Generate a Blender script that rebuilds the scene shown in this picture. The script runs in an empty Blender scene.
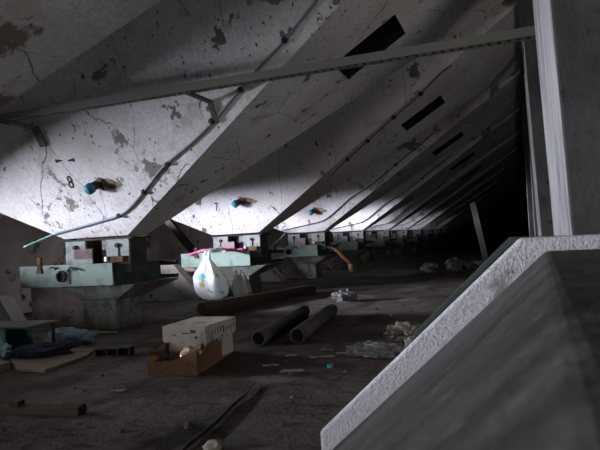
import bpy, bmesh, math, random
from mathutils import Vector, Matrix
random.seed(7)
S = bpy.context.scene
COL = S.collection
H = 1.04            # eye height above the floor; "rel" heights below are measured from the eye
PITCH = 4.0         # hopper spacing along the gallery

# ---------------------------------------------------------------- camera
YAW, PIT, ROLL = 0.3541, 0.0239, 0.0546
r0 = Vector((math.cos(YAW), math.sin(YAW), 0)); f0 = Vector((-math.sin(YAW), math.cos(YAW), 0)); z0 = Vector((0, 0, 1))
FW = f0 * math.cos(PIT) + z0 * math.sin(PIT); UP = z0 * math.cos(PIT) - f0 * math.sin(PIT)
R_ = r0 * math.cos(ROLL) - UP * math.sin(ROLL); U_ = r0 * math.sin(ROLL) + UP * math.cos(ROLL)
cd = bpy.data.cameras.new('camera'); cam = bpy.data.objects.new('camera', cd); COL.objects.link(cam)
m = Matrix((R_, U_, -FW)).transposed().to_4x4(); m.translation = (0, 0, H); cam.matrix_world = m
cd.sensor_width = 36; cd.lens = 36 * 583 / 600; cd.clip_start = 0.02; cd.clip_end = 200
cd.dof.use_dof = True; cd.dof.focus_distance = 7.5; cd.dof.aperture_fstop = 5.6
S.camera = cam

# ---------------------------------------------------------------- world, daylight, exposure
w = bpy.data.worlds.new('overcast'); S.world = w; w.use_nodes = True
bg = w.node_tree.nodes['Background']; bg.inputs[0].default_value = (.80, .88, 1, 1); bg.inputs[1].default_value = 1.0
# windows in the left wall: (y0, y1, watts, sill and lintel above eye level, height of the lamp strip under the added canopy)
WINDOWS = [(-1.9, -.6, 2300, .40, .75, .30), (3.0, 4.2, 1800, .24, .58, .32), (6.3, 7.4, 3100, .32, .75, .13), (10.0, 11.2, 3900, .53, .75, .13),
           (14.8, 16.0, 3600, .53, .75, .13), (20.8, 22.0, 2200, .53, .75, .13), (26.6, 27.8, 900, .53, .75, .13), (33, 34.5, 150, .53, .75, .13)]
WX = -8.2; WT = 1.0                                                        # canopies added outside, unseen, to keep light off the upper slopes
for k, (a, b, p, q0, q1, hh) in enumerate(WINDOWS):
    ld = bpy.data.lights.new('daylight', 'AREA'); ld.shape = 'RECTANGLE'; ld.size = b - a + .9; ld.size_y = hh
    ld.energy = p; ld.color = (.84, .86, 1.0)
    lo = bpy.data.objects.new('daylight', ld); COL.objects.link(lo)
    lo.location = (WX - WT - .05, (a + b) / 2 - .75, H + q1 - hh / 2); lo.rotation_euler = (math.radians(90), 0, math.radians(-90 if k < 2 else -55))
# added ambient fill from a made-up doorway behind the viewer (front wall)
DX0, DX1, DZ1 = -2.6, -.6, 2.1
ld = bpy.data.lights.new('doorway_light', 'AREA'); ld.shape = 'RECTANGLE'; ld.size = DX1 - DX0; ld.size_y = DZ1; ld.energy = 110; ld.color = (1.0, .97, .93)
lo = bpy.data.objects.new('doorway_light', ld); COL.objects.link(lo); lo.location = ((DX0 + DX1) / 2, -7.5, DZ1 / 2); lo.rotation_euler = (math.radians(90), 0, 0)
# added fill for the hopper sides, through a made-up opening in the right wall
RY0, RY1, RZ0, RZ1 = 0.0, 4.4, .3, 1.9
ld = bpy.data.lights.new('aisle_opening_light', 'AREA'); ld.shape = 'RECTANGLE'; ld.size = RY1 - RY0; ld.size_y = RZ1 - RZ0; ld.energy = 120; ld.color = (1.0, .94, .88)
lo = bpy.data.objects.new('aisle_opening_light', ld); COL.objects.link(lo); lo.location = (6.5, (RY0 + RY1) / 2, (RZ0 + RZ1) / 2); lo.rotation_euler = (math.radians(90), 0, math.radians(90))
S.view_settings.view_transform = 'Standard'; S.view_settings.look = 'None'; S.view_settings.gamma = 1
S.view_settings.use_curve_mapping = False; S.view_settings.exposure = 0.12

# ---------------------------------------------------------------- materials
def mat(name, base, rough=.9, layers=(), bump=(), metal=0, spec=.3, alpha=None, trans=0):
    """base colour, then layers (scale, lo, hi, colour, stretch) mixed in by noise, then bump (scale, strength, distance)"""
    M = bpy.data.materials.new(name); M.use_nodes = True
    N = M.node_tree.nodes; L = M.node_tree.links; P = N['Principled BSDF']
    P.inputs['Roughness'].default_value = rough; P.inputs['Metallic'].default_value = metal
    P.inputs['Specular IOR Level'].default_value = spec
    geo = N.new('ShaderNodeNewGeometry'); col = None
    def src(stretch, kind):
        mp = N.new('ShaderNodeMapping'); mp.inputs['Scale'].default_value = stretch
        L.new(geo.outputs['Position'], mp.inputs[0]); return mp.outputs[0]
    cur = N.new('ShaderNodeRGB'); cur.outputs[0].default_value = (*base, 1); cur = cur.outputs[0]
    for ly in layers:
        sc, lo, hi, c = ly[:4]; st = ly[4] if len(ly) > 4 else (1, 1, 1); kind = ly[5] if len(ly) > 5 else 'noise'
        if kind == 'noise':
            n = N.new('ShaderNodeTexNoise'); n.inputs['Scale'].default_value = sc; n.inputs['Detail'].default_value = 7
            n.inputs['Roughness'].default_value = .62; out = n.outputs[0]
            L.new(src(st, kind), n.inputs['Vector'])
            rp = N.new('ShaderNodeMapRange'); rp.inputs[1].default_value = lo; rp.inputs[2].default_value = hi
            L.new(out, rp.inputs[0]); fac = rp.outputs[0]
        elif kind in ('crack', 'chip'):
            wn = N.new('ShaderNodeTexNoise'); wn.inputs['Scale'].default_value = 3.0; wn.inputs['Detail'].default_value = 4
            s = src(st, kind); L.new(s, wn.inputs['Vector'])
            mx = N.new('ShaderNodeMix'); mx.data_type = 'VECTOR'; mx.inputs[0].default_value = .16
            L.new(s, mx.inputs[4]); L.new(wn.outputs['Color'], mx.inputs[5])
            v = N.new('ShaderNodeTexVoronoi'); v.inputs['Scale'].default_value = sc
            L.new(mx.outputs[1], v.inputs['Vector'])
            if kind == 'crack': v.feature = 'DISTANCE_TO_EDGE'
            rp = N.new('ShaderNodeMapRange'); rp.inputs[1].default_value = lo; rp.inputs[2].default_value = hi
            rp.inputs[3].default_value = 1; rp.inputs[4].default_value = 0
            L.new(v.outputs['Distance'], rp.inputs[0])
            gt = N.new('ShaderNodeTexNoise'); gt.inputs['Scale'].default_value = 1.3 if kind == 'crack' else 2.2
            gt.inputs['Detail'].default_value = 3; L.new(geo.outputs['Position'], gt.inputs['Vector'])
            g2 = N.new('ShaderNodeMapRange'); g2.inputs[1].default_value = .46; g2.inputs[2].default_value = .54
            L.new(gt.outputs[0], g2.inputs[0])
            mu = N.new('ShaderNodeMath'); mu.operation = 'MULTIPLY'; L.new(rp.outputs[0], mu.inputs[0]); L.new(g2.outputs[0], mu.inputs[1])
            fac = mu.outputs[0]
        mix = N.new('ShaderNodeMix'); mix.data_type = 'RGBA'
        L.new(fac, mix.inputs[0]); L.new(cur, mix.inputs[6]); mix.inputs[7].default_value = (*c, 1); cur = mix.outputs[2]
    L.new(cur, P.inputs['Base Color'])
    nb = None
    for (sc, st, di) in bump:
        n = N.new('ShaderNodeTexNoise'); n.inputs['Scale'].default_value = sc; n.inputs['Detail'].default_value = 6
        L.new(geo.outputs['Position'], n.inputs['Vector'])
        b = N.new('ShaderNodeBump'); b.inputs['Strength'].default_value = st; b.inputs['Distance'].default_value = di
        L.new(n.outputs[0], b.inputs['Height'])
        if nb: L.new(nb, b.inputs['Normal'])
        nb = b.outputs[0]
    if nb: L.new(nb, P.inputs['Normal'])
    if alpha is not None: P.inputs['Alpha'].default_value = alpha
    if trans:
        T = N.new('ShaderNodeBsdfTranslucent'); L.new(cur, T.inputs[0])
        mx = N.new('ShaderNodeMixShader'); mx.inputs[0].default_value = trans
        L.new(P.outputs[0], mx.inputs[1]); L.new(T.outputs[0], mx.inputs[2]); L.new(mx.outputs[0], N['Material Output'].inputs[0])
    return M

WHITEWASH = mat('peeling_whitewash', (.66, .65, .66), .85,
    [(.55, .40, .66, (.46, .41, .385)), (28, .42, .70, (.45, .43, .425)), (2.6, .57, .68, (.42, .385, .365), (1, 1, 1)), (1.25, .625, .65, (.17, .15, .135)),
     (3.4, .63, .65, (.13, .115, .105), (1, 1, .7)), (7, .66, .69, (.12, .10, .09)), (1.9, .0015, .007, (.10, .09, .085), (1.0, .4, .4), 'crack'),
     (13, .10, .15, (.06, .055, .05), (1, 1, .6), 'chip'), (6, .05, .10, (.09, .08, .07), (1.4, 1, .5), 'chip')],
    [(70, .45, .012), (9, .4, .02)])
ROUGHPAINT = mat('rough_white_render', (.62, .62, .64), .9, [(110, .50, .66, (.42, .41, .41)), (3, .62, .68, (.30, .29, .28))],
                 [(130, 1.0, .010), (60, .7, .012), (9, .35, .015)])
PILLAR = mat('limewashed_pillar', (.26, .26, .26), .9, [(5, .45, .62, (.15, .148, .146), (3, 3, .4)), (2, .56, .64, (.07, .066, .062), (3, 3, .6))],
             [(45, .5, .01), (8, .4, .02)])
PILLARSHADE = mat('bare_pillar', (.062, .061, .060), .95, [(2.5, .42, .62, (.038, .037, .036)), (9, .6, .68, (.022, .021, .02))], [(45, .5, .01), (8, .4, .02)])  # darkened copy of the pillar colour for faces turned from the light
CONC = mat('grey_concrete', (.25, .235, .225), .95, [(1.2, .42, .62, (.13, .115, .105)), (6, .58, .68, (.07, .06, .055))], [(35, .5, .012), (6, .4, .02)])
BROWNWALL = mat('stained_wall', (.42, .365, .33), .95, [(.9, .40, .62, (.24, .20, .18)), (3.2, .58, .66, (.05, .045, .04))], [(30, .5, .012), (5, .4, .02)])
DARKCONC = mat('sooty_concrete', (.075, .07, .068), .95, [(1, .4, .6, (.03, .028, .027))], [(20, .4, .01)])  # dark grey with random darker blotches
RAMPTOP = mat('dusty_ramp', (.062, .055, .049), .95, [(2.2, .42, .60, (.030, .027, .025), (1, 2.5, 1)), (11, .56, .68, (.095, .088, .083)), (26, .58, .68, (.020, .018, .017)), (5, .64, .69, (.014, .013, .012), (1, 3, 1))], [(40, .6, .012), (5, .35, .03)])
FLOOR = mat('dirt_floor', (.128, .104, .089), .95, [(.55, .42, .58, (.070, .044, .030)), (2.4, .50, .62, (.034, .022, .016), (1, .5, 1)),
            (5, .55, .66, (.030, .020, .015), (.6, 2, 1)), (16, .58, .68, (.030, .021, .016)), (.9, .57, .66, (.155, .148, .142))], [(45, .6, .012), (7, .6, .035)])
COPINGM = mat('dark_coping', (.045, .055, .05), .95)
VOID = mat('coal_dark', (.008, .008, .008), 1.0)  # black painted into slots, holes and bores for the shade inside
GREEN = mat('pale_green_paint', (.21, .285, .245), .65, [(5, .50, .66, (.13, .17, .15)), (16, .63, .68, (.10, .06, .04))], [(25, .15, .005)])
GREENDK = mat('dark_green_steel', (.045, .07, .058), .7, [(6, .5, .64, (.05, .032, .024))], [(25, .2, .005)])
PLATEW = mat('pale_plate', (.25, .275, .265), .7, [(9, .5, .66, (.15, .165, .16)), (24, .62, .67, (.10, .08, .07))], [(40, .2, .004)])
RUST = mat('rusty_steel', (.13, .06, .035), .85, [(9, .45, .62, (.05, .028, .02))], [(40, .4, .006)])
BLACK = mat('black_steel', (.018, .017, .017), .75)
PINKBR = mat('brown_pink_plate', (.15, .10, .095), .8, [(12, .5, .65, (.10, .06, .055))])
PINKPALE = mat('faded_pink_plate', (.30, .20, .215), .8, [(12, .5, .65, (.21, .14, .15))])
RAILM = mat('grey_green_rail', (.15, .158, .135), .7, [(6, .5, .65, (.18, .17, .14))])
CABLE = mat('grey_blue_cable', (.16, .19, .22), .6)
CABLEDK = mat('dark_cable', (.03, .03, .034), .5)
TEALROD = mat('teal_cable', (.16, .36, .36), .6)
PAINTBLK = mat('black_stencil_paint', (.02, .02, .022), .8)
BLUE = mat('blue_plastic', (.035, .17, .25), .6)
BAGW = mat('white_plastic_bag', (.86, .86, .84), .4, [(3.2, .54, .57, (.22, .60, .68)), (4.4, .60, .64, (.60, .46, .20))], [(14, .7, .03)], trans=.35)
BAGG = mat('grey_plastic_bag', (.62, .62, .60), .4, [(4, .5, .65, (.46, .42, .36))], [(16, .7, .03)], trans=.4)
LITTER = mat('dirty_plastic', (.17, .168, .165), .6, [(6, .5, .62, (.08, .075, .07))], [(20, .7, .02)])
PAPER = mat('dirty_paper', (.27, .245, .225), .9, [(9, .5, .65, (.26, .23, .20))])
LITTERBR = mat('brown_litter', (.14, .10, .08), .85, [(9, .5, .62, (.30, .26, .24))], [(20, .7, .02)])
CARDW = mat('white_card', (.52, .47, .42), .85, [(7, .52, .66, (.33, .29, .26)), (18, .64, .68, (.10, .08, .07))], [(25, .15, .004)])
CARDB = mat('brown_card', (.21, .115, .062), .9, [(6, .5, .66, (.13, .065, .035))], [(25, .15, .004)])
INK = mat('printing_ink', (.10, .10, .09), .9)
FOIL = mat('gold_foil', (.80, .62, .45), .28, [(30, .5, .6, (.55, .35, .22))], [(28, .8, .02)], metal=.75)
BOARD = mat('tan_board', (.27, .215, .155), .9, [(3, .5, .66, (.18, .135, .10), (.3, 3, 1))], [(20, .2, .006)])
TEAL = mat('teal_crate', (.10, .25, .29), .75, [(5, .5, .64, (.06, .15, .17))], [(20, .2, .004)])
NAVY = mat('navy_cloth', (.012, .014, .03), .9, [(8, .5, .65, (.02, .024, .045))], [(16, .8, .02)])
BLUEBAG = mat('pale_blue_bag', (.26, .36, .40), .5, [(6, .5, .62, (.10, .20, .26))], [(18, .8, .03)])
TIMBER = mat('old_timber', (.060, .042, .032), .9, [(4, .5, .65, (.032, .023, .018), (1, 6, 6))], [(30, .4, .006)])
DARKTIMBER = mat('charred_timber', (.007, .006, .006), 1.0, [(4, .5, .65, (.014, .012, .010), (6, 6, 1))], spec=.05)  # near-black timber tone with slightly lighter streaks
PIPEM = mat('grey_pipe', (.06, .056, .053), .8, [(6, .5, .65, (.035, .03, .027))], [(30, .3, .006)])
STONE = mat('pale_stone', (.36, .32, .26), .95, [(12, .5, .65, (.33, .28, .23))], [(30, .5, .01)])
RUBBLE = mat('grey_rubble', (.075, .075, .08), .95, [(5, .5, .65, (.04, .038, .038))], [(30, .5, .01)])
MAGENTA = mat('magenta_cloth', (.62, .07, .26), .85, [(5, .52, .62, (.58, .28, .36))], [(30, .3, .006)])
ORANGE = mat('orange_rust_pipe', (.20, .085, .035), .75, [(10, .5, .64, (.10, .045, .02))], [(30, .3, .006)])
LITEND = mat('pale_pipe_mouth', (.60, .40, .26), .8)  # brighter colour stands in for light falling on the pipe end
FRAME = mat('window_steel', (.06, .06, .06), .7)

# ---------------------------------------------------------------- mesh helpers (z given relative to the eye when rel=True)
class MB:
    def __init__(s): s.v = []; s.f = []
    def add(s, vs, fs):
        o = len(s.v); s.v += [tuple(v) for v in vs]; s.f += [tuple(i + o for i in f) for f in fs]; return s
    def box(s, x0, x1, y0, y1, z0, z1):
        return s.add([(x0, y0, z0), (x1, y0, z0), (x1, y1, z0), (x0, y1, z0), (x0, y0, z1), (x1, y0, z1), (x1, y1, z1), (x0, y1, z1)],
                     [(3, 2, 1, 0), (4, 5, 6, 7), (0, 1, 5, 4), (1, 2, 6, 5), (2, 3, 7, 6), (3, 0, 4, 7)])
    def prism(s, pts, y0, y1, sk=0):          # polygon in x-z, extruded along y; sk shifts x with y
        n = len(pts)
        return s.add([(x, y0, z) for x, z in pts] + [(x + sk, y1, z) for x, z in pts],
                     [tuple(range(n)), tuple(range(2 * n - 1, n - 1, -1))] + [(i, i + n, (i + 1) % n + n, (i + 1) % n) for i in range(n)])
    def frust(s, lo, hi, z0, z1):             # (x0,x1,y0,y1) rectangles
        a, b, c, d = lo; e, f, g, h = hi
        return s.add([(a, c, z0), (b, c, z0), (b, d, z0), (a, d, z0), (e, g, z1), (f, g, z1), (f, h, z1), (e, h, z1)],
                     [(3, 2, 1, 0), (4, 5, 6, 7), (0, 1, 5, 4), (1, 2, 6, 5), (2, 3, 7, 6), (3, 0, 4, 7)])
    def tube(s, path, r, n=10, caps=True, inner=None):
        P = [Vector(p) for p in path]; rs = r if isinstance(r, (list, tuple)) else [r] * len(P); vs = []; fs = []
        nrm = None
        for i, p in enumerate(P):
            t = (P[min(i + 1, len(P) - 1)] - P[max(i - 1, 0)]).normalized()
            if nrm is None:
                nrm = t.cross(Vector((0, 0, 1)))
                if nrm.length < .05: nrm = t.cross(Vector((1, 0, 0)))
            nrm = (nrm - t * nrm.dot(t)).normalized(); bn = t.cross(nrm)
            vs += [p + (nrm * math.cos(2 * math.pi * k / n) + bn * math.sin(2 * math.pi * k / n)) * rs[i] for k in range(n)]
        for i in range(len(P) - 1):
            for k in range(n): fs.append((i * n + k, i * n + (k + 1) % n, (i + 1) * n + (k + 1) % n, (i + 1) * n + k))
        if caps: fs += [tuple(range(n - 1, -1, -1)), tuple(range((len(P) - 1) * n, len(P) * n))]
        return s.add(vs, fs)
    def hpipe(s, a, b, ro, ri, n=18):         # open pipe with wall thickness
        a = Vector(a); b = Vector(b); t = (b - a).normalized(); u = t.cross(Vector((0, 0, 1))).normalized(); w_ = t.cross(u); vs = []; fs = []
        for p, r in ((a, ro), (b, ro), (b, ri), (a, ri)):
            vs += [p + (u * math.cos(2 * math.pi * k / n) + w_ * math.sin(2 * math.pi * k / n)) * r for k in range(n)]
        for q in range(4):
            for k in range(n): fs.append((q * n + k, q * n + (k + 1) % n, ((q + 1) % 4) * n + (k + 1) % n, ((q + 1) % 4) * n + k))
        return s.add(vs, fs)
    def build(s, name, material, parent=None, z=0.0, smooth=False, bevel=0, off=(0, 0, 0)):
        me = bpy.data.meshes.new(name); ox, oy, oz = off
        me.from_pydata([(x - ox, y - oy, zz + z - oz) for x, y, zz in s.v], [], s.f); me.update()
        bm = bmesh.new(); bm.from_mesh(me); bmesh.ops.recalc_face_normals(bm, faces=bm.faces); bm.to_mesh(me); bm.free()
        me.materials.append(material)
        if smooth:
            for p in me.polygons: p.use_smooth = True
        o = bpy.data.objects.new(name, me); COL.objects.link(o)
        if parent: o.parent = parent
        if bevel:
            bv = o.modifiers.new('bevel', 'BEVEL'); bv.width = bevel; bv.segments = 2; bv.limit_method = 'ANGLE'
        return o
def tag(o, label, cat, group=None):
    o['label'] = label; o['category'] = cat
    if group: o['group'] = group
    return o
def thing(name, label, cat, loc=(0, 0, 0), group=None):
    o = bpy.data.objects.new(name, None); COL.objects.link(o); o.location = loc; o.empty_display_size = .1
    return tag(o, label, cat, group)
def struct(o): o['kind'] = 'structure'; return o
def copy_tree(o, dy, label, group=None, parent=None):
    c = o.copy(); COL.objects.link(c)
    if parent: c.parent = parent
    else:
        c.location = o.location + Vector((0, dy, 0)); c['label'] = label
        if group: c['group'] = group
    for ch in list(o.children): copy_tree(ch, 0, None, None, c)
    return c
def spline(pts, n=6):                          # Catmull-Rom through the points
    P = [Vector(p) for p in pts]; P = [P[0] * 2 - P[1]] + P + [P[-1] * 2 - P[-2]]; out = []
    for i in range(1, len(P) - 2):
        for k in range(n):
            t = k / n; a, b, c, d = P[i - 1:i + 3]
            out.append(.5 * ((2 * b) + (c - a) * t + (2 * a - 5 * b + 4 * c - d) * t * t + (3 * b - a - 3 * c + d) * t ** 3))
    return out + [P[-2]]
def crumple(cx, cy, cz, sx, sy, sz, seed, sub=3, amp=.35, floor=None, freq=2.2):
    """irregular lump: an icosphere pushed about by noise and flattened where it rests"""
    from mathutils import noise
    bm = bmesh.new(); bmesh.ops.create_icosphere(bm, subdivisions=sub, radius=1)
    mb = MB(); vs = []
    for v in bm.verts:
        n = noise.noise(v.co * freq + Vector((seed * 7.3, seed * 3.1, seed))) + .5 * noise.noise(v.co * freq * 2.7 + Vector((seed, seed * 5, 2)))
        k = 1 + amp * n; p = Vector((v.co.x * k * sx + cx, v.co.y * k * sy + cy, v.co.z * k * sz + cz))
        if floor is not None and p.z < floor: p.z = floor
        vs.append(p)
    bm.verts.index_update()
    mb.add(vs, [tuple(v.index for v in f.verts) for f in bm.faces]); bm.free(); return mb
def sheet(cx, cy, cz, sx, sy, rot, seed, amp=.03, th=.004, n=7):
    """crumpled thin sheet with ragged outline and a little thickness"""
    from mathutils import noise
    vs = []; c, s_ = math.cos(rot), math.sin(rot)
    for lay in (0, 1):
        for i in range(n):
            for j in range(n):
                u = i / (n - 1) * 2 - 1; v = j / (n - 1) * 2 - 1
                rag = 1 + .35 * noise.noise(Vector((u * 2, v * 2, seed * 3.7)))
                x = u * sx / 2 * rag; y = v * sy / 2 * rag
                z = cz + th * lay + abs(noise.noise(Vector((u * 1.7, v * 1.7, seed * 9.1)))) * amp
                vs.append((cx + x * c - y * s_, cy + x * s_ + y * c, z))
    fs = []
    for i in range(n - 1):
        for j in range(n - 1):
            a = i * n + j; fs.append((a, a + 1, a + n + 1, a + n)); b = a + n * n; fs.append((b + n, b + n + 1, b + 1, b))
    rim = [(i, 0) for i in range(n)] + [(n - 1, j) for j in range(1, n)] + [(i, n - 1) for i in range(n - 2, -1, -1)] + [(0, j) for j in range(n - 2, 0, -1)]
    ids = [i * n + j for i, j in rim]
    for k in range(len(ids)): fs.append((ids[k], ids[(k + 1) % len(ids)], ids[(k + 1) % len(ids)] + n * n, ids[k] + n * n))
    return MB().add(vs, fs)
ORD = ['first', 'second', 'third', 'fourth', 'fifth', 'sixth', 'seventh', 'eighth', 'ninth', 'tenth', 'eleventh', 'twelfth', 'thirteenth']

# ---------------------------------------------------------------- room shell
Y0, Y1, XR, ZT = -7.0, 58.0, 6.0, 3.62 + H
struct(MB().box(WX - .3, XR, Y0, Y1, -.3, 0).build('floor', FLOOR))
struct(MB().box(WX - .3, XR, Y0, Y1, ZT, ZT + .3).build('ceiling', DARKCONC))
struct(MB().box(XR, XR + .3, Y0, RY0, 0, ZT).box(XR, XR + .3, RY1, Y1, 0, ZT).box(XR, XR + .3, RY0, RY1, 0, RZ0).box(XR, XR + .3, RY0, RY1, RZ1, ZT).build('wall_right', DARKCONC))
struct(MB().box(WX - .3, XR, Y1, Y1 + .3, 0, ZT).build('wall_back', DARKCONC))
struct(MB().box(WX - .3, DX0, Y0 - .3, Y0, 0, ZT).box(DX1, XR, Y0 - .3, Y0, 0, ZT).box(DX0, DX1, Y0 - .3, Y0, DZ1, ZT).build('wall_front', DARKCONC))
wl = MB(); y = Y0
for a, b, p, q0, q1, hh in WINDOWS:
    WZ0, WZ1 = H + q0, H + q1; wl.box(WX - .3, WX, y, a, 0, ZT); wl.box(WX - .3, WX, a, b, 0, WZ0); wl.box(WX - .3, WX, a, b, WZ1, ZT); y = b
wl.box(WX - .3, WX, y, Y1, 0, ZT)
struct(wl.build('wall_left', BROWNWALL))
for k, (a, b, p, q0, q1, hh) in enumerate(WINDOWS):
    WZ0, WZ1 = H + q0, H + q1; fr = MB(); t = .05; x0, x1 = WX - .2, WX - .14
    fr.box(x0, x1, a, a + t, WZ0, WZ1); fr.box(x0, x1, b - t, b, WZ0, WZ1); fr.box(x0, x1, a + t, b - t, WZ0, WZ0 + t); fr.box(x0, x1, a + t, b - t, WZ1 - t, WZ1)
    fr.box(x0, x1, (a + b) / 2 - .02, (a + b) / 2 + .02, WZ0 + t, WZ1 - t)
    struct(fr.build('window_%d' % (k + 1), FRAME))
    struct(MB().box(WX - WT - .6, WX - .301, a - 1.6, b + .6, WZ1, WZ1 + .08).build('trim_%d' % (k + 2), DARKCONC))     # unseen slab added over the window to cut upward light
# spandrel over the pillars, where the hopper slopes end
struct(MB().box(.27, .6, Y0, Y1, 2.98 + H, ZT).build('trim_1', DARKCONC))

# ---------------------------------------------------------------- hoppers
D1, XL, XRT, W, A, B, ZO, AL = 6.15, -5.6, -4.596, .396, 1.655, .541, .168 + H, 2.164
def hop_pt(side, h, far=False):                # point on a hip of the hopper, local y measured from its front edge
    x = XRT + A * h if side == 'r' else XL - AL * h
    return Vector((x, (W + B * h) if far else -B * h, ZO + h))
def hopper_mesh():
    hT = (PITCH - W) / 2 / B; bm = bmesh.new()
    q = {}
    for far in (0, 1):
        for sd in 'lr':
            q[sd + '0' + str(far)] = bm.verts.new(hop_pt(sd, 0, far)); q[sd + '1' + str(far)] = bm.verts.new(hop_pt(sd, hT, far))
    F = bm.faces.new
    F([q['l00'], q['r00'], q['r01'], q['l01']]); F([q['l10'], q['l11'], q['r11'], q['r10']])
    F([q['l00'], q['l10'], q['r10'], q['r00']]); F([q['l01'], q['r01'], q['r11'], q['l11']]); F([q['l00'], q['l01'], q['l11'], q['l10']])
    # right-hand slope with its slot: rectangle cut out, recess behind
    h0, h1, ya, yb = (-1.77 - XRT) / A, (-1.06 - XRT) / A, -.06, .58
    P = lambda h, yy, d=0: bm.verts.new(Vector((XRT + A * h, yy, ZO + h)) + Vector((-1, 0, A)).normalized() * d)
    s = [P(h0, ya), P(h0, yb), P(h1, yb), P(h1, ya)]; d = [P(h0, ya, .6), P(h0, yb, .6), P(h1, yb, .6), P(h1, ya, .6)]
    o = [q['r00'], q['r01'], q['r11'], q['r10']]
    for i in range(4): F([o[i], o[(i + 1) % 4], s[(i + 1) % 4], s[i]])
    dark = [F([s[i], s[(i + 1) % 4], d[(i + 1) % 4], d[i]]) for i in range(4)] + [F(d)]
    for f_ in dark: f_.material_index = 1
    for co, no in (((WX + .004, 0, 0), (-1, 0, 0)), ((.34, 0, 0), (1, 0, 0)), ((0, 0, ZT), (0, 0, 1))):
        bmesh.ops.bisect_plane(bm, geom=bm.verts[:] + bm.edges[:] + bm.faces[:], plane_co=co, plane_no=no, clear_outer=True)
    bmesh.ops.recalc_face_normals(bm, faces=bm.faces)
    me = bpy.data.meshes.new('hopper'); bm.to_mesh(me); bm.free()
    me.materials.append(WHITEWASH); me.materials.append(VOID); return me
HM = hopper_mesh()
NN = Vector((0, -1, -B)).normalized(); NU = Vector((0, -B, 1)).normalized()
def onface(x, zrel, lift=0):                   # point on a near face, local y
    h = zrel + H - ZO
    return Vector((x, -B * h, ZO + h)) + NN * lift
def digit(ch, x, zrel, size, parent, rot=0):
    cu = bpy.data.curves.new('digit', 'FONT'); cu.body = ch; cu.size = size; cu.extrude = .002; cu.align_x = 'CENTER'; cu.align_y = 'CENTER'
    t = bpy.data.objects.new('tmp', cu); COL.objects.link(t); bpy.context.view_layer.update()
    me = bpy.data.meshes.new_from_object(t.evaluated_get(bpy.context.evaluated_depsgraph_get())); bpy.data.objects.remove(t)
    me.materials.append(PAINTBLK); o = bpy.data.objects.new('painted_number', me); COL.objects.link(o); o.parent = parent
    mm = Matrix((Vector((1, 0, 0)), NU, NN)).transposed().to_4x4(); mm.translation = onface(x, zrel, .004); o.matrix_local = mm @ Matrix.Rotation(rot, 4, 'Z') @ Matrix.Diagonal((.72, 1, 1, 1))
    o['label'] = 'black stencilled number %s on the whitewash' % ch; return o
def plug(parent, x, zrel):                     # rusty poke-hole stub with a blue cap
    a = onface(x + .02, zrel, -.02); b = onface(x, zrel, .06) + Vector((-.04, 0, 0)); c = onface(x, zrel, .15) + Vector((-.07, 0, -.02))
    p = MB().tube([a, a + (b - a) * .3, b], [.10, .055, .05], 12).build('plug_stub', RUST, parent, smooth=False)
    MB().tube([b, b + (c - b) * .15, b + (c - b) * .8, c], [.052, .068, .064, .04], 14).build('plug_cap', BLUE, p, smooth=True)
    st = MB(); pts = [onface(x + u, zrel + v, .003) for u, v in ((-.02, .09), (.08, .05), (.17, .06), (.30, .00), (.36, -.03), (.28, -.06), (.16, -.07), (.05, -.02))]
    st.add(pts, [tuple(range(len(pts)))]); st.build('rust_stain', RUSTSHADOW, parent)  # streak paints rust and the plug's cast shadow together
RUSTSHADOW = mat('rust_stain', (.20, .14, .085), .9, [(14, .45, .6, (.36, .32, .26)), (9, .5, .65, (.10, .06, .04))])
NH = 12
hop_labels = {-2: 'concrete hopper overhead behind the viewer', -1: 'nearest dark concrete hopper slope filling the upper left corner',
  0: 'big whitewashed concrete hopper stencilled with a black 8', 1: 'whitewashed concrete hopper stencilled with a 7, behind hopper 8',
  2: 'third whitewashed hopper from the left, right behind the one numbered 7', 3: 'fourth whitewashed concrete hopper, with dark paint clumps near its foot'}
for i in range(-2, NH):
    lb = hop_labels.get(i, '%s whitewashed concrete hopper of the row, counting 8 as first' % ORD[max(i, 0)])
    hp = thing('concrete_hopper', lb, 'hopper', (0, D1 + PITCH * i, 0), 'row of concrete hoppers')
    o = bpy.data.objects.new('hopper_shell', HM); COL.objects.link(o); o.parent = hp
    if i == 0: digit('8', -5.13, .85, .24, hp, -.1)
    if i == 1: digit('7', -5.32, .69, .25, hp, -.1)
    if i in (0, 1, 2): plug(hp, *((-4.74, .80), (-4.80, .77), (-4.73, .70))[i])
    if i == 0:
        for (x, z, s_) in ((-5.17, 1.11, 1), (-4.98, 1.10, -1)):
            pts = [onface(x - .05 * s_, z + .025, .003), onface(x - .05 * s_, z - .02, .003), onface(x + .06 * s_, z - .003, .003), onface(x + .06 * s_, z + .006, .003)]
            MB().add(pts, [(0, 1, 2, 3)]).build('paint_mark', PAINTBLK, hp)

# ---------------------------------------------------------------- cables on the near faces
def cable(name, label, pts, i, clamps, r=.014, material=None, group='cables clipped along the hoppers', tail=None):
    c = thing(name, label, 'cable', (0, D1 + PITCH * i, 0), group)
    P = [onface(x, z, .02) for x, z in pts]
    MB().tube(spline(P), r, 8).build('cable_run', material or CABLE, c, smooth=True)
    for x, z in clamps:
        p = onface(x, z, .025)
        crumple(0, 0, 0, .036, .028, .034, x * 3 + z, 2, .5).build('cable_clamp', BLACK, c).location = p
    if tail: MB().tube(spline(tail(P[-1])), .012, 8).build('loose_end', TEALROD, c, smooth=True)
    return c
MAIN = [(-1.58, 2.18), (-1.97, 1.92), (-2.23, 1.77), (-2.62, 1.53), (-2.98, 1.30), (-3.30, 1.13), (-3.73, .93), (-4.05, .72), (-4.35, .53), (-4.6, .42), (-4.95, .36), (-5.35, .30), (-5.72, .25)]
def tail_left(p): return [p, p + Vector((-.14, -.03, -.05)), p + Vector((-.40, -.12, -.15))]
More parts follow.
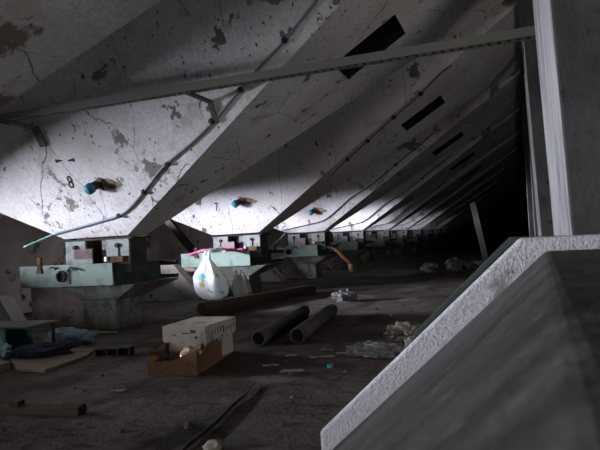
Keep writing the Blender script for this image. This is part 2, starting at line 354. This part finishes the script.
cable('clipped_cable', 'grey cable clipped down the slope of hopper 8, under the rail', MAIN, 0, [(-1.97, 1.92), (-2.55, 1.57), (-2.98, 1.32), (-3.68, .95), (-4.12, .67), (-4.6, .42)], tail=tail_left)
c2 = [(-.75, 2.46), (-.95, 2.36), (-1.25, 2.14), (-1.6, 1.93), (-2.2, 1.56), (-2.75, 1.21), (-3.05, .98)]
cable('clipped_cable', 'dark broken cable high on the slope of hopper 7', c2, 1, [(-1.25, 2.14), (-1.72, 1.86), (-2.2, 1.56), (-2.6, 1.31)], .010, CABLEDK)
for i in (2, 3, 4, 5, 6):
    cable('clipped_cable', 'dark cable on the slope of the %s hopper, counting 8 as first' % ORD[i], MAIN if i != 4 else MAIN[2:], i, [(-2.5, 1.6)], .013, CABLEDK)
w2 = thing('loose_wire', 'thin pale wire curving down left of the third feeder', 'wire', (0, D1 + 8, 0))
MB().tube(spline([onface(-5.60, .22, .02), Vector((-5.75, -.1, H + .05)), Vector((-5.95, -.2, H - .12)), Vector((-6.0, -.2, H - .2))]), .012, 6).build('wire_run', TEALROD, w2, smooth=True)

# ---------------------------------------------------------------- feeders (chutes and channel frame under each outlet), pedestals
def make_feeder():
    t = thing('feeder_frame', 'pale green channel frame and twin chutes under hopper 8, with round flange', 'feeder', (0, D1, H), 'feeders under the hoppers')
    for x0, x1 in ((-5.58, -5.25), (-4.93, -4.57)):
        c = MB().box(x0 + .012, x1 - .006, .02, .36, -.30, .125).build('chute', GREENDK, t, bevel=.006)
        MB().box(x0, x1 - .01, -.01, .018, -.19, .125).build('front_plate', PLATEW, c, bevel=.004)
        xm = (x0 + x1) / 2
        MB().tube([(xm, -.012, .045), (xm, -.045, .045)], [.035, .028], 6).build('bolt', BLACK, c)
        MB().box(xm - .012, xm + .012, -.03, -.012, -.10, .03).build('latch_bar', PLATEW if x0 > -5 else BLACK, c)
    MB().box(-5.62, -4.53, -.01, .40, .125, .145).build('collar', BLACK, t)
    MB().box(-5.25, -5.05, .14, .2, -.3, .125).build('back_plate', BLACK, t)  # black plate added to keep the gap between the chutes dark
    MB().box(-5.05, -4.93, .06, .1, -.25, .125).build('grey_board', PLATEGREY, t)
    # front channel: web and two flanges
    y = -.15
    MB().prism([(-6.24, -.45), (-4.74, -.45), (-4.74, -.17), (-6.24, -.17)], y, y + .018).build('front_channel', GREEN, t, bevel=.004)
    MB().box(-6.24, -4.74, y + .018, y + .10, -.185, -.17).box(-6.24, -4.74, y + .018, y + .10, -.45, -.435).build('channel_flange', GREENDK, t)
    for x in (-6.23, -4.79):
        MB().box(x, x + .018, y + .10, .95, -.45, -.185).box(x + .018, x + .07, y + .10, .95, -.20, -.185).box(x - .0, x + .07, y + .1, .95, -.452, -.437).build('side_channel', GREENDK, t)
    MB().box(-4.80, -4.50, .92, .98, -.26, -.20).box(-4.80, -4.50, .92, .98, -.44, -.39).build('cross_bar', BLACK, t)
    f = MB().box(-5.62, -5.41, y - .02, y, -.415, -.22).build('flange', PLATEW, t, bevel=.004)
    MB().hpipe((-5.515, y - .05, -.315), (-5.515, y - .021, -.315), .075, .055, 20).build('flange_ring', BLACK, f)
    MB().tube([(-5.515, y - .024, -.315), (-5.515, y - .0205, -.315)], .056, 20).build('flange_hole', VOID, f)
    MB().tube([(-5.42, y - .03, -.25), (-5.36, y - .04, -.20), (-5.24, y - .05, -.24)], .012, 6).build('lever', BLACK, f)
    MB().tube([(-5.60, y - .03, -.22), (-5.64, y - .03, -.195), (-5.70, y - .03, -.20)], .012, 6).build('lever', BLACK, f)
    l = MB().box(-5.36, -5.08, y + .05, y + .07, -.168, -.11).build('tag_base', PLATEW, t)
    MB().box(-5.36, -5.08, y + .05, y + .075, -.108, .02).build('tag_plate', PINKBR, l)
    MB().box(-5.92, -5.86, y - .02, y + .02, -.26, -.06).box(-5.935, -5.845, y - .022, y, -.27, -.22).build('bracket', RUST, t)
    k = MB().box(-4.88, -4.60, y + .03, y + .16, -.168, -.09).build('hatch_lid', RUST, t, bevel=.01)
    MB().box(-4.86, -4.82, y - .0, y + .028, -.15, -.09).build('latch', LATCH, k, bevel=.006)
    return t
PLATEGREY = mat('grey_plate', (.22, .20, .195), .85, [(8, .5, .65, (.13, .11, .10))])
LATCH = mat('zinc_latch', (.80, .76, .66), .35, metal=.3)
FD = make_feeder()
def make_pedestal():
    t = thing('support_pedestal', 'flared concrete pedestal under the frame of hopper 8', 'pedestal', (0, D1, 0), 'pedestals under the feeders')
    hd = MB().frust((-5.40, -4.88, .06, .60), (-5.62, -4.45, -.10, .92), H - .66, H - .452).build('pedestal_head', PEDEST, t)
    MB().box(-5.40, -4.88, .06, .60, 0, H - .66).build('pedestal_column', PEDEST, t, bevel=.012)
    MB().box(-6.42, -5.401, .2, .45, 0, H - .47).build('plastered_panel', PANEL, t, bevel=.012)
    return t
PEDEST = mat('greenish_concrete', (.20, .22, .205), .95, [(4, .44, .60, (.095, .088, .08)), (1.8, .5, .62, (.125, .11, .10)), (20, .58, .66, (.05, .045, .04))], [(35, .6, .012), (8, .4, .02)])
PANEL = mat('brown_plaster', (.46, .395, .36), .95, [(1.8, .42, .60, (.20, .165, .15)), (5, .58, .66, (.06, .05, .045))], [(35, .5, .012)])
PD = make_pedestal()
feed_labels = {1: 'green channel frame under hopper 7, with magenta cloth and white bag', 2: 'green channel frame under the third hopper, right of the white bag',
               3: 'green channel frame above the orange pipe end'}
for i in range(-2, NH):
    if i == 0: continue
    o = copy_tree(FD, PITCH * i, feed_labels.get(i, 'green channel frame under the %s hopper, counting 8 as first' % ORD[max(i, 0)] if i > 0 else ('green channel frame under the hopper beside the viewer' if i == -1 else 'green channel frame under the hopper behind the viewer')))
    if i in (1, 2, 3):
        for ch in o.children:
            if ch.name.startswith('tag_base'):
                for g in ch.children: g.data = g.data.copy(); g.data.materials[0] = PINKPALE
    if i in (1,):
        for ch in list(o.children):
            if ch.name.startswith('flange'):
                for g in list(ch.children): bpy.data.objects.remove(g)
                bpy.data.objects.remove(ch)
    copy_tree(PD, PITCH * i, 'flared concrete pedestal under the %s' % ('frame of hopper 7' if i == 1 else '%s hopper, counting 8 as first' % ORD[i] if i > 0 else 'hopper beside the viewer' if i == -1 else 'hopper behind the viewer'))

# ---------------------------------------------------------------- low sloped cross walls between the pedestals
def buttress(y, x_top, x_bot, ztop, label, mat_=None):
    o = MB().prism([(WX, -.02), (x_bot, -.02), (x_top, ztop + H), (WX, ztop + H)], y, y + .22).build('sloped_wall', mat_ or BUTT, off=(-6, y, 0), bevel=.01)
    o.location = (-6, y, 0); tag(o, label, 'wall', 'low sloped walls between the hoppers')
BUTT = mat('scuffed_concrete', (.27, .245, .23), .95, [(1.3, .44, .60, (.13, .115, .105)), (5, .60, .68, (.06, .052, .046))], [(35, .5, .012), (6, .4, .02)])
buttress(5.5, -6.08, -5.70, -.52, 'low sloped concrete wall behind the teal crate at the left edge')
buttress(9.5, -6.10, -5.45, -.36, 'low sloped concrete wall between the frames of hoppers 8 and 7')
for i in range(2, 9): buttress(5.5 + 4 * i, -6.10, -5.45, -.36, 'low sloped concrete wall just before the %s hopper, counting 8 as first' % ORD[i])
lp = MB().box(-.075, .075, -.05, .05, 0, 3.22).build('leaning_timber', DARKTIMBER); lp.location = (-6.00, 11.30, .06); lp.rotation_euler = (0, math.radians(-41), 0)
tag(lp, 'dark timber leaning against the left wall behind the frame of hopper 7', 'timber')

# ---------------------------------------------------------------- rail with two brackets
RY = 5.0
BRACKETM = mat('olive_steel', (.075, .07, .055), .8, [(9, .5, .64, (.05, .03, .022))])
rl = thing('cable_rail', 'long grey-green rail spanning the gallery across hopper 8', 'rail', (0, RY, H + 1.535))
MB().box(WX, .9, -.05, -.03, -.03, .045).box(WX, .9, -.03, .05, .033, .045).build('rail_body', RAILM, rl)
n = 0
gb = MB(); x = WX
while x < .88: gb.box(x, x + .045, -.03, .05, -.03, -.022); x += .075
gb.box(WX, .9, .05, .062, -.03, .045); gb.build('perforated_underside', RAILDK if 'RAILDK' in globals() else mat('rail_underside', (.13, .13, .115), .8), rl)
for x, wd in ((-5.28, .10), (-2.93, .055)):
    yb = (D1 - B * (1.52 + H - ZO)) - RY
    b_ = MB().box(x - wd / 2, x + wd / 2, -.02, yb, -.06, -.032)
    P = [Vector((x, yb - .01, -.03)), Vector((x, yb + B * .24 - .02, -.25))]
    dn = NN * .02
    b_.add([P[0] + Vector((-wd / 2, 0, 0)), P[0] + Vector((wd / 2, 0, 0)), P[1] + Vector((wd / 2, 0, 0)), P[1] + Vector((-wd / 2, 0, 0)),
            P[0] + Vector((-wd / 2, 0, 0)) + dn, P[0] + Vector((wd / 2, 0, 0)) + dn, P[1] + Vector((wd / 2, 0, 0)) + dn, P[1] + Vector((-wd / 2, 0, 0)) + dn],
           [(3, 2, 1, 0), (4, 5, 6, 7), (0, 1, 5, 4), (1, 2, 6, 5), (2, 3, 7, 6), (3, 0, 4, 7)])
    b_.build('rail_bracket', BRACKETM, rl)

# ---------------------------------------------------------------- ramp with kerb, pillars
rm = thing('concrete_ramp', 'dark dusty concrete ramp with white rough kerb at lower right', 'ramp', (0, 2.5, 0))
sk = -.13
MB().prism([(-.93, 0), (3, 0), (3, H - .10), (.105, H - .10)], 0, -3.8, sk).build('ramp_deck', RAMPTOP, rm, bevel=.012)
kb = MB(); xa, za, xb, zb = -.885, H - .875, .012, H - .045
kb.prism([(xa, 0), (xa + .5, 0), (xb + .3, H - .55), (3, H - .55), (3, zb), (xb, zb), (xa, za)], .002, .11)
k_ = kb.build('kerb', ROUGHPAINT, rm, bevel=.012)
MB().prism([(-.46, H - .482), (-.02, H - .070), (.20, H - .070), (.20, H - .046), (-.03, H - .042), (-.455, H - .446)], .125, .24).build('coping', COPINGM, rm, bevel=.004)
k_['label'] = 'white rough-plastered kerb along the far side of the ramp'
pil_labels = ['broad concrete pillar with whitewashed side standing behind the ramp kerb', 'slim second concrete pillar just left of the broad pillar']
def pillar(x0, x1, y0, y1, label):
    o = MB().box(x0, x1, 0, y1 - y0, 0, 2.98 + H).build('concrete_pillar', PILLAR, bevel=.012); o.location = (0, y0, 0)
    o.data.materials.append(PILLARSHADE)
    for v in o.data.vertices:
        if v.co.z > 1 and v.co.x < .3: v.co.x -= .10        # the side leans in towards the top
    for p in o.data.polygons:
        if p.normal.x > -.5: p.material_index = 1       # all but the side towards the hoppers painted as in shade
    return tag(o, label, 'pillar', 'pillars along the right side')
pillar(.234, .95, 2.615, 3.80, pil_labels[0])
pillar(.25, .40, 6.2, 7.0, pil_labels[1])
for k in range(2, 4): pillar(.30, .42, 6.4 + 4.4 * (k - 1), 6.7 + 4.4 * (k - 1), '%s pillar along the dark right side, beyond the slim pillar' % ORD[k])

# ---------------------------------------------------------------- hanging bags and cloth at hopper 7's frame
def bag_mesh(cx, cy, ztop, zbot, rx, ry, seed, lean=0, nz=22, nu=36, neck=.10):
    from mathutils import noise
    vs = []; fs = []
    for i in range(nz + 1):
        t = i / nz; z = ztop + (zbot - ztop) * t
        prof = (neck + (1 - neck) * (math.sin(min(t / .72, 1) * math.pi / 2) ** 1.15)) * (1 if t < .72 else math.sqrt(max(0.0, 1 - ((t - .72) / .285) ** 2)))
        for k in range(nu):
            a = 2 * math.pi * k / nu
            fold = 1 + (.2 * (1 - t) + .07) * math.sin(a * 7 + seed + 2.2 * t) + .22 * noise.noise(Vector((math.cos(a) * 1.6, math.sin(a) * 1.6, t * 3 + seed)))
            vs.append((cx + lean * t + rx * prof * fold * math.cos(a), cy + ry * prof * fold * math.sin(a), z + .03 * noise.noise(Vector((math.cos(a) * 2, math.sin(a) * 2, seed)))))
    for i in range(nz):
        for k in range(nu): fs.append((i * nu + k, i * nu + (k + 1) % nu, (i + 1) * nu + (k + 1) % nu, (i + 1) * nu + k))
    fs.append(tuple(range(nu - 1, -1, -1))); fs.append(tuple(range(nz * nu, (nz + 1) * nu)))
    return MB().add(vs, fs)
by = 9.27
hb = thing('plastic_bag', 'bright white plastic bag with teal print hanging from the frame of hopper 7', 'bag', (-5.26, by, H - .2))
bag_mesh(-5.26, by, -.22, -1.0, .32, .17, 1.3, .10).build('bag_body', BAGW, hb, z=H, smooth=True, off=(-5.26, by, H - .2))
hd = MB()
for dx in (-.05, .05): hd.tube(spline([(-5.25 + dx, by, H - .28), (-5.26 + dx * .8, by + .05, H - .15), (-5.26 + dx * .3, by + .3, H - .11), (-5.26 + dx * .3, by + .66, H - .11), (-5.26 + dx * .3, by + .72, H - .16)]), [.028] * 25, 8)
hd.build('bag_handle', BAGW, hb, smooth=True, off=(-5.26, by, H - .2))
gb_ = bag_mesh(-4.74, 9.50, -.50, -1.03, .18, .11, 4.1, .06, neck=.3).build('plastic_bag', BAGG, z=H, smooth=True, off=(-4.74, 9.50, H - .50)); gb_.location = (-4.74, 9.50, H - .50)
tag(gb_, 'grey translucent plastic bag hanging behind the bright white bag', 'bag')
cl = MB(); cp = spline([(-6.02, 9.96, H - .20), (-5.85, 9.98, H - .145), (-5.6, 9.97, H - .11), (-5.4, 9.98, H - .12), (-5.15, 9.98, H - .135), (-4.85, 9.99, H - .145)])
for i, p in enumerate(cp): pass
cl.tube(cp, [.024 + .006 * math.sin(i * .9) for i in range(len(cp))], 8)
c_ = cl.build('cloth_strip', MAGENTA, smooth=True, off=(-5.4, 9.98, H - .15)); c_.location = (-5.4, 9.98, H - .15)
tag(c_, 'magenta cloth strip lying along the frame of hopper 7', 'cloth')

# ---------------------------------------------------------------- carton with white box
def obox(L, Wd, Ht, t=.008):                   # open-topped carton, local origin at base centre
    return MB().box(-L / 2, L / 2, -Wd / 2, Wd / 2, 0, t).box(-L / 2, L / 2, -Wd / 2, -Wd / 2 + t, t, Ht).box(-L / 2, L / 2, Wd / 2 - t, Wd / 2, t, Ht).box(-L / 2, -L / 2 + t, -Wd / 2 + t, Wd / 2 - t, t, Ht).box(L / 2 - t, L / 2, -Wd / 2 + t, Wd / 2 - t, t, Ht)
cx, cy = -2.72, 4.50; rz = math.radians(9)
bx = thing('cardboard_carton', 'open brown cardboard carton on the floor, holding the white box', 'box', (cx, cy, 0)); bx.rotation_euler = (0, 0, rz)
L, D = .42, .96
t = .008
MB().box(-L / 2, L / 2, -D / 2, D / 2, .002, .01).build('carton_base', CARDB, bx)
MB().prism([(-L / 2, .01), (L / 2, .01), (L / 2, .20), (.13, .175), (.02, .125), (-.08, .12), (-.12, .16), (-L / 2, .165)], -D / 2, -D / 2 + t).build('front_panel', CARDB, bx)
sd = MB()
ys = [(-D / 2 + t, .19), (-.30, .165), (-.22, .20), (D / 2, .20)]
for sx in (-1, 1):
    x0, x1 = sx * L / 2, sx * (L / 2 - t); v = [(x, yy, z) for x in (x0, x1) for yy, z in ys] + [(x, yy, .01) for x in (x0, x1) for yy, _ in ys]
    fs = []
    for k in range(3): fs += [(k, k + 1, 9 + k, 8 + k), (4 + k, 12 + k, 13 + k, 5 + k), (k, 4 + k, 5 + k, k + 1)]
    fs += [(0, 8, 12, 4), (3, 7, 15, 11)]; sd.add(v, fs)
sd.build('side_panel', CARDB, bx)
MB().box(-L / 2 + t, L / 2 - t, D / 2 - t, D / 2, .01, .2).build('back_panel', CARDB, bx)
MB().prism([(-.16, .118), (-.09, .115), (-.02, .16), (-.06, .165)], -D / 2 - .002, -D / 2 + t + .03).build('torn_flap', BLACK, bx)
wb = thing('white_box', 'white printed cardboard box with torn edges sitting in the brown carton', 'box', (cx, cy, .011)); wb.rotation_euler = (0, 0, math.radians(1))
y0_, y1_ = -.12, .40; zt = .335
core = MB().box(-.19, .19, y0_ + .01, y1_ - .02, .02, zt - .045).build('box_body', CARDW, wb)
lid = MB().box(-.215, .205, y0_ - .035, y1_ + .03, zt - .012, zt).build('box_lid', CARDW, wb)
def torn(axis, fixed, a, b, ztop, depths, seed):
    n = len(depths) - 1; mb = MB(); vs = []
    for th in (0, .008):
        for row in (0, 1):
            for k in range(n + 1):
                u = a + (b - a) * k / n; z = ztop if row == 0 else ztop - depths[k]
                vs.append((u, fixed + th, z) if axis == 'x' else (fixed + th, u, z))
    m_ = n + 1; fs = []
    for k in range(n): fs += [(k, k + 1, m_ + k + 1, m_ + k), (2 * m_ + k, 3 * m_ + k, 3 * m_ + k + 1, 2 * m_ + k + 1), (m_ + k, m_ + k + 1, 3 * m_ + k + 1, 3 * m_ + k), (k, 2 * m_ + k, 2 * m_ + k + 1, k + 1)]
    fs += [(0, m_, 3 * m_, 2 * m_), (n, 2 * m_ + n, 3 * m_ + n, m_ + n)]
    return mb.add(vs, fs)
torn('x', y0_ - .035, -.215, .205, zt - .012, [.11, .13, .12, .14, .20, .19, .21, .19, .17, .21, .18, .12, .18], 1).build('lid_flap', CARDW, wb)
torn('y', .197, y0_ - .027, y1_ + .03, zt - .012, [.22, .20, .09, .14, .12, .16, .10, .14, .12, .15, .10, .14, .10], 2).build('lid_flap', CARDW, wb)
torn('y', -.215, y0_ - .027, y1_ + .03, zt - .012, [.13, .14, .10, .13, .12, .14, .1], 3).build('lid_flap', CARDW, wb)
class Ink:
    def box(s, *a): MB().box(*a).build('printed_mark', INK, wb)
ink = Ink()
for k in range(9):
    yy = y0_ + .08 + k * .052; ink.box(.2052, .2072, yy, yy + random.uniform(.01, .03), zt - .05 - random.uniform(.03, .06), zt - .04 - random.uniform(0, .02))
for (x, z, a, b) in ((-.02, .30, .07, .010), (.06, .305, .05, .03), (-.12, .285, .04, .008), (.10, .26, .03, .02)): ink.box(x, x + a, y0_ - .0375, y0_ - .0355, z - .03, z - .03 + b)
ink.box(-.02, .11, .02, .05, zt + .0005, zt + .002)
fo = MB(); fo = crumple(0, 0, 0, .085, .06, .04, 3.3, 3, .5)
f_ = fo.build('foil_wrapper', FOIL); f_.location = (-2.53, 4.12, .175); f_.rotation_euler = (math.radians(25), math.radians(-14), math.radians(20))
tag(f_, 'shiny golden foil wrapper lying in the front of the brown carton', 'wrapper')

# ---------------------------------------------------------------- pipes, timber, cable and stone on the floor
def fpipe(a, b, r, ri, label):
    a = Vector((*a, r)); b = Vector((*b, r)); o = MB().hpipe((0, 0, 0), b - a, r, ri, 20).build('floor_pipe', PIPEM); o.location = a
    for p in o.data.polygons: p.use_smooth = len(p.vertices) == 4
    MB().tube([(b - a).normalized() * .03, (b - a).normalized() * .04], ri, 20).build('dark_bore', VOID, o)
    return tag(o, label, 'pipe', 'pipes lying on the floor')
fpipe((-2.46, 5.28), (-2.72, 7.35), .075, .062, 'left of the two dark pipes lying on the floor beside the white box')
fpipe((-2.10, 5.42), (-2.36, 7.42), .08, .066, 'right of the two pipes on the floor, its open end facing us')
tm = MB().box(0, .55, -.05, .05, 0, .05).build('timber_offcut', TIMBER, bevel=.008); tm.location = (-3.20, 2.94, 0); tm.rotation_euler = (0, 0, math.radians(7)); tag(tm, 'dark timber offcut lying on the floor at lower left', 'timber')
MB().box(.03, .09, -.03, .04, .0505, .08).build('wood_block', TIMBER, tm); MB().box(.43, .55, -.04, .03, .0505, .062).build('wood_block', TIMBER, tm)
lg = MB().tube([(-4.35, 7.45, .10), (-4.0, 8.6, .10), (-3.6, 10.2, .10)], .095, 10).build('floor_log', TIMBER, off=(-4.3, 7.5, 0)); lg.location = (-4.3, 7.5, 0); tag(lg, 'long dark timber log lying on the floor below the hanging bags', 'log')
FCP = [(-1.61, 2.48, .017), (-1.64, 2.60, .017), (-1.66, 2.81, .017), (-1.69, 3.05, .017), (-1.74, 3.30, .017), (-1.77, 3.55, .017), (-1.83, 3.80, .017)]
fc = MB().tube(spline(FCP), [.012] * 22 + [.012, .012, .012, .012, .012, .011, .010, .009, .008, .007, .006, .005, .005, .004, .004], 8).build('floor_cable', CABLEDK, smooth=True); tag(fc, 'black cable snaking over the floor at the bottom edge', 'cable')
st = crumple(0, 0, .022, .055, .035, .03, 2.1, 2, .4, floor=0).build('pale_stone', STONE); st.location = (-1.49, 2.61, 0); st.rotation_euler = (0, 0, .6); tag(st, 'small pale stone beside the black floor cable', 'stone')

# ---------------------------------------------------------------- litter
def scrap(x, y, sx, sy, rot, seed, label, material=PAPER, amp=.02):
    o = sheet(0, 0, .002, sx * .8, sy * .8, rot, seed, amp, .002).build('paper_scrap', material); o.location = (x, y, 0); tag(o, label, 'scrap', 'paper scraps on the floor')
scrap(-1.98, 4.46, .17, .10, .3, 1, 'leftmost pale paper scrap, nearest the brown carton')
scrap(-1.72, 4.30, .22, .10, .35, 2, 'pale paper scrap in front of the dark pipes, lowest of the scraps')
scrap(-1.95, 4.85, .12, .09, .9, 3, 'small paper scrap just in front of the open pipe end')
scrap(-1.64, 4.82, .26, .07, .25, 4, 'long thin paper scrap behind the blue cap')
scrap(-1.70, 5.12, .15, .07, .2, 5, 'paper scrap farthest back, right of the open pipe end')
scrap(-1.50, 5.0, .16, .06, .1, 6, 'paper scrap touching the left end of the clear plastic')
scrap(-2.80, 3.55, .16, .07, .2, 8, 'dull paper scrap in front of the brown carton', LITTERBR)
cp_ = MB().tube([(0, 0, 0), (0, 0, .022), (0, 0, .026)], [.026, .026, .022], 16).build('bottle_cap', BLUE); cp_.location = (-1.46, 4.47, 0); tag(cp_, 'small blue bottle cap on the floor left of the clear plastic', 'cap')
pb = crumple(0, 0, .045, .22, .12, .07, 5.2, 4, .5, floor=.001, freq=3).build('plastic_litter', LITTER); pb.location = (-1.20, 4.93, 0); tag(pb, 'crumpled clear plastic sheet on the floor near the kerb', 'plastic')
pb = crumple(0, 0, .06, .12, .12, .09, 8.2, 3, .45, floor=.001, freq=3).build('plastic_litter', LITTER); pb.location = (-.86, 5.14, 0); tag(pb, 'small grey plastic lump tucked beside the white kerb', 'plastic')
pb = crumple(0, 0, .07, .17, .12, .09, 6.6, 4, .5, floor=.001, freq=3).build('crumpled_wrapper', LITTERBR); pb.location = (-1.08, 5.72, 0); tag(pb, 'crumpled brown wrapper behind the clear plastic sheet', 'wrapper')
wbag = crumple(0, 0, .07, .19, .14, .11, 9.4, 4, .45, floor=.001, freq=2.2).build('plastic_sack', LITTER); wbag.location = (-2.62, 9.0, 0); tag(wbag, 'crumpled pale plastic sack lying alone on the floor behind the pipes', 'sack')
for k in range(46):
    x = random.uniform(-3.6, -.95); yy = random.uniform(2.6, 8.0); s_ = random.uniform(.008, .028)
    if abs(x + 2.7) < .42 and 3.9 < yy < 5.1: continue
    if -2.85 < x < -1.95 and 5.1 < yy < 7.6: continue
    o = crumple(0, 0, s_ * .5, s_ * 1.4, s_, s_ * .8, k + .5, 1, .5, floor=0).build('floor_debris', RUBBLE if k % 3 else LITTERBR); o.location = (x, yy, 0)
    tag(o, 'tiny crumb of debris strewn on the open floor', 'debris', 'crumbs of debris on the floor')

# ---------------------------------------------------------------- left corner: boards, crate, cloth, bags
def plank(pts, z0, z1, name, label, material, cat):
    c = sum((Vector((*p, 0)) for p in pts), Vector()) / len(pts); n_ = len(pts)
    mb = MB().add([(x - c.x, y - c.y, 0) for x, y in pts] + [(x - c.x, y - c.y, z1 - z0) for x, y in pts], [tuple(range(n_ - 1, -1, -1)), tuple(range(n_, 2 * n_))] + [(i, (i + 1) % n_, (i + 1) % n_ + n_, i + n_) for i in range(n_)])
    o = mb.build(name, material, bevel=.004); o.location = (c.x, c.y, z0); return tag(o, label, cat)
plank([(-4.27, 4.02), (-3.90, 3.98), (-3.97, 4.60), (-4.14, 4.92), (-4.55, 4.90), (-4.70, 4.36)], 0, .03, 'fibre_board', 'flat tan board on the floor under the navy cloth', BOARD, 'board')
plank([(-4.85, 3.72), (-4.33, 3.78), (-4.42, 4.10), (-4.95, 4.30)], 0, .06, 'fibre_board', 'thicker tan board cut off by the left edge of the photo', BOARD, 'board')
plank([(-5.62, 6.02), (-4.72, 5.98), (-4.72, 6.03), (-5.62, 6.07)], 0, .02, 'wood_lath', 'thin pale lath lying on the floor before the pedestal of hopper 8', STONE, 'lath')
br = thing('hollow_brick', 'grey hollow brick at the right end of the tan board', 'brick', (-3.76, 4.70, 0)); br.rotation_euler = (0, 0, .25)
hb2 = MB().box(-.15, .20, -.06, .06, 0, .015).box(-.15, .20, -.06, .06, .075, .09)
for x in (-.15, -.04, .07, .185): hb2.box(x, x + .015, -.06, .06, .015, .075)
hb2.build('brick_shell', RUBBLE, br); MB().box(-.134, .184, .04, .055, .016, .074).build('brick_web', VOID, br)  # black sheet painted as the shade inside the brick's holes
nv = crumple(0, 0, .04, .29, .20, .06, 3.7, 4, .45, floor=0, freq=1.8).build('navy_cloth', NAVY, smooth=True); nv.location = (-4.50, 4.56, .031); nv.rotation_euler = (0, 0, .3); tag(nv, 'dark navy cloth heaped on the tan board', 'cloth')
cr = thing('wooden_crate', 'teal wooden crate lying open against the left edge', 'crate', (-5.16, 4.86, 0)); cr.rotation_euler = (0, 0, .12)
MB().box(-.50, .06, -.22, -.205, 0, .27).build('front_panel', TEAL, cr); MB().box(-.50, .06, .205, .22, 0, .27).build('back_panel', TEAL, cr)
MB().box(.045, .06, -.205, .205, 0, .04).box(-.50, -.485, -.205, .205, 0, .27).build('end_panel', TEAL, cr)
MB().box(-.54, .36, -.24, .24, .271, .29).build('top_board', mat('grey_green_board', (.12, .125, .11), .9), cr); MB().box(.32, .34, .18, .22, 0, .271).build('prop_stick', TIMBER, cr)
for (x, yy, sx, sy, sz, sd_, lb) in ((-4.95, 4.46, .12, .08, .10, 1.2, 'crumpled pale blue plastic bag in front of the teal crate'), (-4.83, 5.28, .30, .11, .10, 2.8, 'long pale plastic bag crumpled behind the navy cloth')):
    o = crumple(0, 0, sz * .7, sx, sy, sz, sd_, 4, .5, floor=.001, freq=2.6).build('plastic_bag', BLUEBAG); o.location = (x, yy, 0); tag(o, lb, 'bag')

# ---------------------------------------------------------------- far end: orange pipe, leaning post, rubble
op = thing('discharge_pipe', 'rusty orange pipe with pale mouth jutting from the feeder row', 'pipe', (-3.9, 13.1, H - .40))
a = Vector((-.10, .05, .11)); b = Vector((.28, -.12, -.24)); e = Vector((.29, -.15, -.40))
MB().tube(spline([a, b * .5 + a * .5, b]), .045, 14).build('pipe_body', ORANGE, op, smooth=True)
MB().tube([b, e], [.05, .054], 14).build('pipe_mouth', LITEND, op)
MB().tube([a, a + Vector((-.52, 1.0, .05))], .04, 12).build('pipe_elbow', RUST, op, smooth=True)
ps = MB().box(-.07, .07, -.05, .05, 0, 1.72).build('leaning_post', DARKCONC, bevel=.01); ps.location = (-.70, 15.1, 0); ps.rotation_euler = (0, math.radians(-9), 0); tag(ps, 'pale post leaning left in the dark distance', 'post')
for k, (x, yy, s_) in enumerate(((-2.25, 16.0, .24), (-1.62, 16.5, .30), (-1.15, 15.9, .17), (-.95, 16.6, .22), (-2.1, 15.3, .16), (-1.65, 15.6, .18), (-1.4, 15.2, .1))):
    o = crumple(0, 0, s_ * .35, s_, s_ * .8, s_ * .6, k * 1.7 + 3, 3, .3, floor=0).build('rubble_chunk', RUBBLE); o.location = (x, yy, 0); tag(o, 'grey chunk in the rubble heap by the leaning post', 'rubble', 'rubble chunks in the distance')
